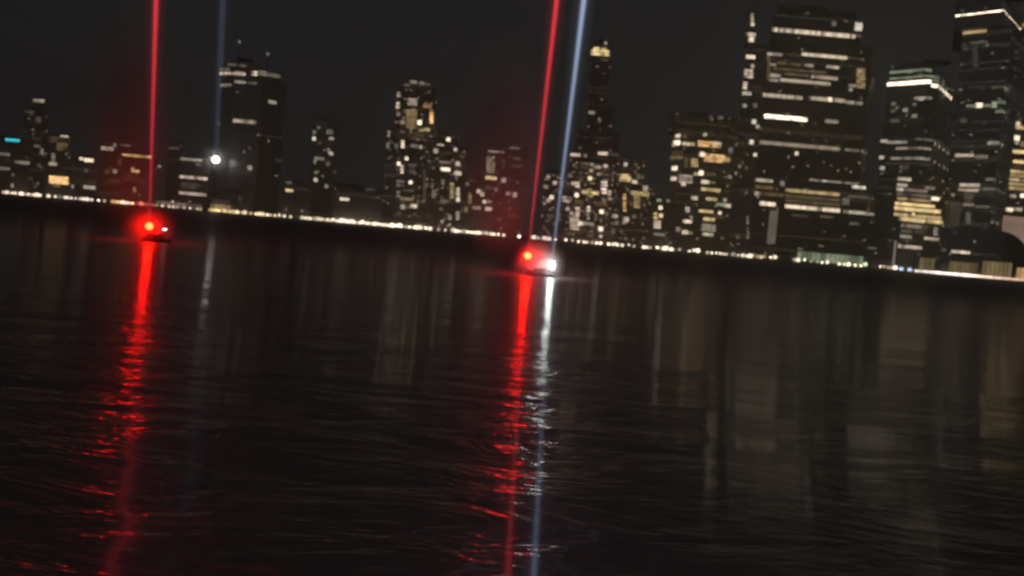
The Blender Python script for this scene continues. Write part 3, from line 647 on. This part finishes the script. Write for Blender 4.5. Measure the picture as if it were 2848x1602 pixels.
# tall light masts
def mast(px, ytop, Y, lev, label, w=6):
    yb = shore_y(px); A = at(px, yb, Y); T = at(px, ytop, Y)
    root = empty('light_mast', (A.x, Y, 2.2)); tag(root, label, 'light mast')
    MB().lathe([(.6, 0), (.35, T.z - 2.2)], 8).build('pole', M['steel'], root)
    o = link('light_strip', UNIT, root, (0, -.8, (T.z - 2.2) / 2 + 1)); o.scale = (w * Y / F, .3, T.z - 5); o.color = (*PAL['s'], lev * .01)
mast(2481, 668, 1006, .26, 'thin upright light mast on the shore left of the yellow office block')

# ------------------------------------------------------------------ lamps on the promenade
GLOBE = mesh('lamp_globe', *(lambda b: (b.v, b.f))(MB().lathe([(.02, -.5), (.35, -.35), (.5, 0), (.35, .35), (.02, .5)], 8)), M['glow'])
POLE = mesh('lamp_post', *(lambda b: (b.v, b.f))(MB().lathe([(.22, 0), (.22, .4), (.09, .5), (.07, 1)], 6)), M['steel'])
def shore_lamp(px, dy, col, lev, size, label='lit lamp post in the row along the far promenade', group='lamp posts along the far promenade'):
    yb = shore_y(px); Y = 1002 + rnd.uniform(0, 3)
    P = at(px, yb - 8 - dy, Y); hgt = max(2.4, P.z - 2.2)
    root = empty('street_lamp', (P.x, Y, 2.2)); tag(root, label, 'lamp post', group)
    o = link('lamp_post', POLE, root); o.scale = (1, 1, hgt)
    g = link('lamp_globe', GLOBE, root, (0, 0, hgt)); k = size * Y / F
    g.scale = (k, k * .8, k * .9); comp = max(1., 52. / (size * size * .78))
    g.color = (*PAL[col], lev * comp * .01)
    return root
special = {}
# (start, end, mean spacing, colours, level, jitter in height)
segs = [(6, 50, 12, 'we', .75, 4), (50, 75, 10, 'we', .8, 4), (75, 120, 13, 'es', .55, 4), (130, 185, 14, 'ws', .6, 4), (185, 265, 12, 'es', .5, 5), (270, 300, 14, 's', .6, 4),
        (310, 335, 11, 'o', .6, 3), (338, 368, 9, 'eo', .85, 3), (370, 430, 12, 'r', .4, 4), (430, 575, 15, 'ey', .30, 4), (580, 640, 8, 'y', .5, 6), (645, 700, 12, 'yw', .6, 4), (700, 765, 10, 'yw', .60, 4),
        (770, 830, 22, 'ws', .55, 5), (838, 925, 8, 'w', .55, 4), (925, 1010, 7, 'w', .85, 5), (1010, 1080, 8, 'w', .72, 4), (1080, 1160, 7, 'w', .95, 5), (1165, 1200, 10, 'w', .8, 4), (1215, 1250, 16, 'w', .6, 5),
        (1258, 1270, 8, 'w', 1.2, 3), (1272, 1380, 8, 'w', .78, 2.5), (1382, 1402, 13, 'w', .9, 2), (1438, 1446, 20, 'p', 1.3, 1), (1480, 1545, 16, 'ps', .5, 2), (1568, 1600, 20, 'w', .9, 3), (1606, 1680, 11, 'w', .85, 4),
        (1690, 1720, 8, 'w', 1.0, 3), (1726, 1765, 15, 'w', .7, 3), (1788, 1812, 8, 'w', 1.2, 3), (1825, 1870, 10, 'w', .85, 2), (1886, 1896, 12, 'w', .8, 3), (1914, 1950, 11, 'w', 1., 3), (1964, 2014, 11, 'w', .85, 3), (2014, 2060, 18, 's', .35, 2),
        (2062, 2130, 11, 'w', .7, 3), (2140, 2160, 11, 'w', .7, 2), (2205, 2420, 15, 'wg', .75, 4), (2446, 2492, 9, 'pe', .85, 2)]
ORD = ['first', 'second', 'third', 'fourth', 'fifth', 'sixth', 'seventh', 'eighth', 'ninth', 'tenth', 'eleventh', 'twelfth', 'thirteenth', 'fourteenth',
       'fifteenth', 'sixteenth', 'seventeenth', 'eighteenth', 'nineteenth', 'twentieth']
CN = dict(w='white', e='warm white', s='pale grey', y='yellow', o='orange', r='red', p='pinkish', b='bluish', g='greenish')
WHERE = [(50, 'under the turquoise sign'), (130, 'left of the pier shed'), (200, 'under the amber pier shed'), (268, 'under the two white roof lights'), (335, 'left of the left red beam'),
         (370, 'touching the left red beam'), (430, 'behind the left red lamp'), (578, 'at the long boat house'), (642, 'under the round floodlight'), (702, 'below the crowned tower'), (768, 'right of the crowned tower'),
         (832, 'below the first quay house'), (928, 'below the slim tower'), (1012, 'below the second quay house'), (1082, 'below the dark warehouse'), (1162, 'below the amber windowed tower'),
         (1256, 'below the stepped residential tower'), (1382, 'right of the stepped residential tower'), (1450, 'at the centre red beam'), (1560, 'at the centre blue beam'), (1605, 'just right of the blue beam'),
         (1685, 'below the lantern skyscraper'), (1770, 'below the square yellow windows'), (1872, 'left of the gold banded tower'), (1960, 'below the gold banded tower at left'), (2062, 'below the gold banded tower at right'), (2134, 'at the golden pavilion'),
         (2204, 'at the domed hall'), (2425, 'at the greenish terminal'), (2500, 'below the unlit low block')]
plan = []
for (a, b, sp, cols, lev, jy) in segs:
    x = a + sp * .3
    while x < b:
        plan.append((x, 4 + rnd.uniform(-jy, jy) * 1.3, rnd.choice(cols), lev * 2.6 * rnd.uniform(.2, 1.7), rnd.choice((5, 6, 7, 8, 9, 12, 14))))
        x += sp * rnd.uniform(.6, 1.4)
seen = {}
for (x, dy, c_, lv, sz) in plan:
    wh = next(w for lim, w in WHERE if x < lim); k = seen.get(wh, 0); seen[wh] = k + 1
    shore_lamp(x, dy, c_, lv, sz, '%s lamp from the left, %s, in row %s' % (ORD[k], CN[c_], wh))
shore_lamp(1671, 24, 'w', 1.0, 9, 'taller bright white lamp at the foot of the lantern skyscraper', None)
shore_lamp(480, 22, 'e', .8, 8, 'taller lamp standing above the long pale boat house roof', None)
shore_lamp(1251, 22, 's', .5, 7, 'taller grey lamp below the shorter stepped residential tower', None)
shore_lamp(34, 28, 's', .35, 8, 'taller dim lamp near the far left of the shore', None)
shore_lamp(443, 118, 'b', .6, 8, 'very tall mast lamp with one small bluish light right of the left red beam', None)
for px, wd in ((2506, 'left'), (2530, 'right')):
    shore_lamp(px, 0, 'b', 1.5, 13, wd + ' one of two larger violet white lamps before the flood lit promenade', 'violet white lamps at the left end of the flood lit promenade')
# flood lit quay strip along the right end
root = empty('floodlit_quay', (at(2545, 762, SHORE).x, SHORE - .4, 2.2)); tag(root, 'long strip of pinkish white quay lighting along the right end of the shore', 'quay lighting')
x = 2548
while x < 2900:
    P = at(x, shore_y(x), SHORE); o = link('light_panel', UNIT, root, (P.x - root.location.x, 0, 1.5 + .4))
    o.scale = (6.4, .5, 3.0 + rnd.uniform(-.5, .5)); f_ = (x - 2548) / 300
    lv = (.5 + 1.2 * math.exp(-((f_ - .38) / .3) ** 2)) * rnd.uniform(.8, 1.2)
    o.color = (1, .84 - .16 * min(1, f_), .80 - .34 * min(1, f_), lv * .024)
    x += 12

# ------------------------------------------------------------------ lamps, boats, added lens-streak and halo volumes
def lamp_glow(name, root, loc, r, col, strength):
    mb = MB(); prof = [(r * max(.02, math.cos(a)), r * math.sin(a)) for a in [math.radians(t) for t in range(-90, 91, 22)]]
    mb.lathe(prof, 14)
    return mb.build(name, emit(name + '_light', col, strength), root, loc, True)
def streak(name, root, base, tilt, L_, r0, r1, col, strength):  # added glowing cones that imitate lens streaks through the lamps
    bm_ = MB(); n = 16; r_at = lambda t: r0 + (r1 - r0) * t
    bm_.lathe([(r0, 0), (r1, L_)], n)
    o = bm_.build(name, streak_mat(name + '_light', col, strength), root, base, True)
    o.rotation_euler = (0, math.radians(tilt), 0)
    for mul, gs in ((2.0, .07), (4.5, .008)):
        MB().lathe([(r0 * mul, 0), (r1 * mul, L_)], n).build('lens_streak_glow', streak_mat(name + '_halo', col, strength * gs), o)
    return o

HALO, mt_, mo_ = new_mat('lamp_halo_volume')  # added scattering volume that widens the lamp halos
pv2 = mt_.nodes.new('ShaderNodeVolumePrincipled'); pv2.inputs['Color'].default_value = (.9, .9, .9, 1)
pv2.inputs['Anisotropy'].default_value = .3
_tc = mt_.nodes.new('ShaderNodeTexCoord'); _ln = mt_.nodes.new('ShaderNodeVectorMath'); _ln.operation = 'LENGTH'
_mp = mt_.nodes.new('ShaderNodeMapRange'); _mp.interpolation_type = 'SMOOTHERSTEP'
_mp.inputs['From Min'].default_value = 0; _mp.inputs['From Max'].default_value = 6.6
_mp.inputs['To Min'].default_value = .085; _mp.inputs['To Max'].default_value = 0
mt_.links.new(_tc.outputs['Object'], _ln.inputs[0]); mt_.links.new(_ln.outputs['Value'], _mp.inputs['Value'])
mt_.links.new(_mp.outputs[0], pv2.inputs['Density'])
mt_.links.new(pv2.outputs[0], mo_.inputs['Volume'])
def glow_bank(c, rad):  # added scattering volume for the red glow left of the lamp
    mt, t, o = new_mat('red_glow_volume'); L = t.links.new
    vol = t.nodes.new('ShaderNodeVolumePrincipled'); vol.inputs['Color'].default_value = (.9, .9, .9, 1); vol.inputs['Anisotropy'].default_value = 0
    tc = t.nodes.new('ShaderNodeTexCoord'); ln = t.nodes.new('ShaderNodeVectorMath'); ln.operation = 'LENGTH'
    mp = t.nodes.new('ShaderNodeMapRange'); mp.interpolation_type = 'SMOOTHSTEP'
    mp.inputs['From Max'].default_value = 1; mp.inputs['To Min'].default_value = 1; mp.inputs['To Max'].default_value = 0
    n = t.nodes.new('ShaderNodeTexNoise'); n.inputs['Scale'].default_value = 2.2; n.inputs['Detail'].default_value = 2
    mu = t.nodes.new('ShaderNodeMath'); mu.operation = 'MULTIPLY'; mu2 = t.nodes.new('ShaderNodeMath'); mu2.operation = 'MULTIPLY'; mu2.inputs[1].default_value = .30
    L(tc.outputs['Object'], ln.inputs[0]); L(ln.outputs['Value'], mp.inputs['Value']); L(tc.outputs['Object'], n.inputs['Vector'])
    L(mp.outputs[0], mu.inputs[0]); L(n.outputs['Fac'], mu.inputs[1]); L(mu.outputs[0], mu2.inputs[0]); L(mu2.outputs[0], vol.inputs['Density'])
    L(vol.outputs[0], o.inputs['Volume'])
    pr = [(max(.01, math.cos(math.radians(a_))), math.sin(math.radians(a_))) for a_ in range(-90, 91, 15)]
    q = MB().lathe(pr, 16).build('glow_volume', mt, None, c, True); q.scale = rad
    if c.z - rad[2] < .1: q.location.z = rad[2] + .1
    tag(q, kind='stuff')
def boat(px, py_water, px_red, py_red, px_white, py_white, label, red_tilt, white_streak, blue_tilt=0):
    P = onwater(px, py_water); Y = P.y
    root = empty('work_boat', (P.x, Y, 0)); tag(root, label, 'boat')
    # hull: lofted sections, bow to the left
    secs = []; N = 9; Lh = 5.6
    for i in range(N):
        t = i / (N - 1); x = (t - .5) * Lh; wd = 1.35 * (1 - (1 - min(1, t * 2.2)) ** 2.2) * (1 if t < .9 else .95)
        wd = max(.04, wd); sheer = .62 + .40 * (1 - t) ** 2.5
        secs.append([(x + .25 * (1 - t), -wd, sheer), (x + .1, -wd * .85, .1), (x, -wd * .3, -.35), (x, wd * .3, -.35), (x + .1, wd * .85, .1), (x + .25 * (1 - t), wd, sheer)])
    hv = [p for s_ in secs for p in s_]; hf = []
    for i in range(N - 1):
        for k in range(6):
            k2 = (k + 1) % 6; hf.append((i * 6 + k, (i + 1) * 6 + k, (i + 1) * 6 + k2, i * 6 + k2))
    hf += [tuple(range(5, -1, -1)), tuple((N - 1) * 6 + k for k in range(6))]
    link('hull', mesh('hull', hv, hf, M['hull']), root)
    cb = MB(); cb.prism([(-1.2, -.85), (1.2, -.85), (1.2, .85), (-1.2, .85)], .5, 1.6).build('cabin', M['cabin'], root)
    MB().box(-1.4, 1.4, -.98, .98, 1.603, 1.68).build('cabin_roof', M['hull'], root)
    for k in range(3):
        MB().box(-1.0 + k * .7, -.45 + k * .7, -.87, -.853, 1.0, 1.4).build('window', M['glassw'], root)
    R = at(px_red, py_red, Y); Wt = at(px_white, py_white, Y)
    lr = Vector((R.x - P.x, 0, R.z)); lw = Vector((Wt.x - P.x, 0, Wt.z))
    MB().lathe([(.09, .8), (.06, lr.z - .3)], 8).build('mast', M['steel'], root, (lr.x, 0, 0))
    MB().lathe([(.09, .6), (.06, max(.9, lw.z - .3))], 8).build('post', M['steel'], root, (lw.x, 0, 0))
    rails = MB()
    for k in range(6): rails.tube((-2.0 + k * .8, -1.2 + (.5 if k == 0 else 0), .55), (-2.0 + k * .8, -1.2 + (.5 if k == 0 else 0), 1.1), .025)
    rails.tube((-2.0, -.7, 1.1), (-1.2, -1.1, 1.1), .025); rails.tube((-1.2, -1.1, 1.1), (2.1, -1.1, 1.1), .025)
    rails.build('railing', M['steel'], root)
    o = lamp_glow('red_lamp', root, lr, .72, (1, 1.0 / RED, .22 / RED), RED)
    if white_streak:
        lamp_glow('white_lamp', root, lw, .55, (.90, 1, .97), WHITE)
        streak('pale_blue_lens_streak', root, lw + Vector((0, 0, .3)), blue_tilt, 260, .18, 1.9, (.42, .52, .76), .58)
    else:
        o = lamp_glow('white_lamp', root, lw, .16, (1, .9, 1), WHITE * .03); o.scale = (3.2, 1, 1)
    ms = MB(); pr = [(max(.05, 7.5 * math.cos(math.radians(a_))), 7.5 * math.sin(math.radians(a_))) for a_ in range(-16, 91, 8)]
    ms.lathe(pr, 20)
    mo = ms.build('halo_volume', HALO, None, P + Vector(((lr.x + (lw.x if white_streak else lr.x)) / 2, 0, 2.3)), True); tag(mo, kind='stuff')
    glow_bank(Vector((P.x + lr.x - 7.5, P.y + 3, 21)), (11.5, 6, 26))
    streak('red_lens_streak', root, lr + Vector((0, 0, .3)), red_tilt, 260, .17, 1.75, (1, .04, .065), .66)
    return root
RED, WHITE = 240.0, 120.0
boat(430, 672, 415, 629, 458, 638, 'small dark boat with glaring red lamp and small white light, under the left red beam', -1.8, False)
boat(1500, 768, 1468, 711, 1534, 738, 'small dark boat carrying a glaring red lamp and a large white lamp, at the centre', 1.5, True, 1.9)

# white floodlight on the shore, with an added volume for its pale lens streak
P = at(590, shore_y(590), 1030); T = at(590, 443, 1030)
root = empty('floodlight_tower', (P.x, 1030, 2.2)); tag(root, 'round white floodlight on a tall mast, with an added blue beam up from the shore', 'floodlight')
lm = MB(); Hm = T.z - 2.2
for sx, sy in ((1, 1), (-1, 1), (1, -1), (-1, -1)):
    lm.tube((sx * 1.6, sy * 1.6, 0), (sx * .6, sy * .6, Hm - 2), .22, .15)
for k in range(12):
    z0 = k / 12 * (Hm - 2); z1 = (k + 1) / 12 * (Hm - 2); a = 1.6 - k / 12; b = 1.6 - (k + 1) / 12
    for sx, sy, tx_, ty in ((1, -1, -1, -1), (-1, -1, -1, 1), (-1, 1, 1, 1), (1, 1, 1, -1)):
        lm.tube((sx * a, sy * a, z0), (tx_ * b, ty * b, z1), .1, seg=4)
lm.build('mast', M['steel'], root)
MB().box(-1.8, 1.8, -1, 1, Hm - 2.4, Hm - 2).build('platform', M['steel'], root)
lamp_glow('lamp_head', root, (0, 0, Hm), 5.2, (1, .97, .93), 14.0)
fm_ = MB().lathe([(max(.01, 34 * math.cos(math.radians(a_))), 34 * math.sin(math.radians(a_))) for a_ in range(-90, 91, 15)], 16).build('halo_volume', None, None, (P.x, 1030, T.z), True)  # added volume for the halo round the floodlight
fmt = HALO.copy(); fmt.name = 'floodlight_halo_volume'; fm_.data.materials.append(fmt); tag(fm_, kind='stuff')
for nd in fmt.node_tree.nodes:
    if nd.type == 'MAP_RANGE': nd.inputs['From Max'].default_value = 34; nd.inputs['To Min'].default_value = .016
streak('pale_blue_lens_streak', root, (0, 0, Hm + 3), -1.2, 420, 3.6, 6.0, (.16, .22, .36), .014)
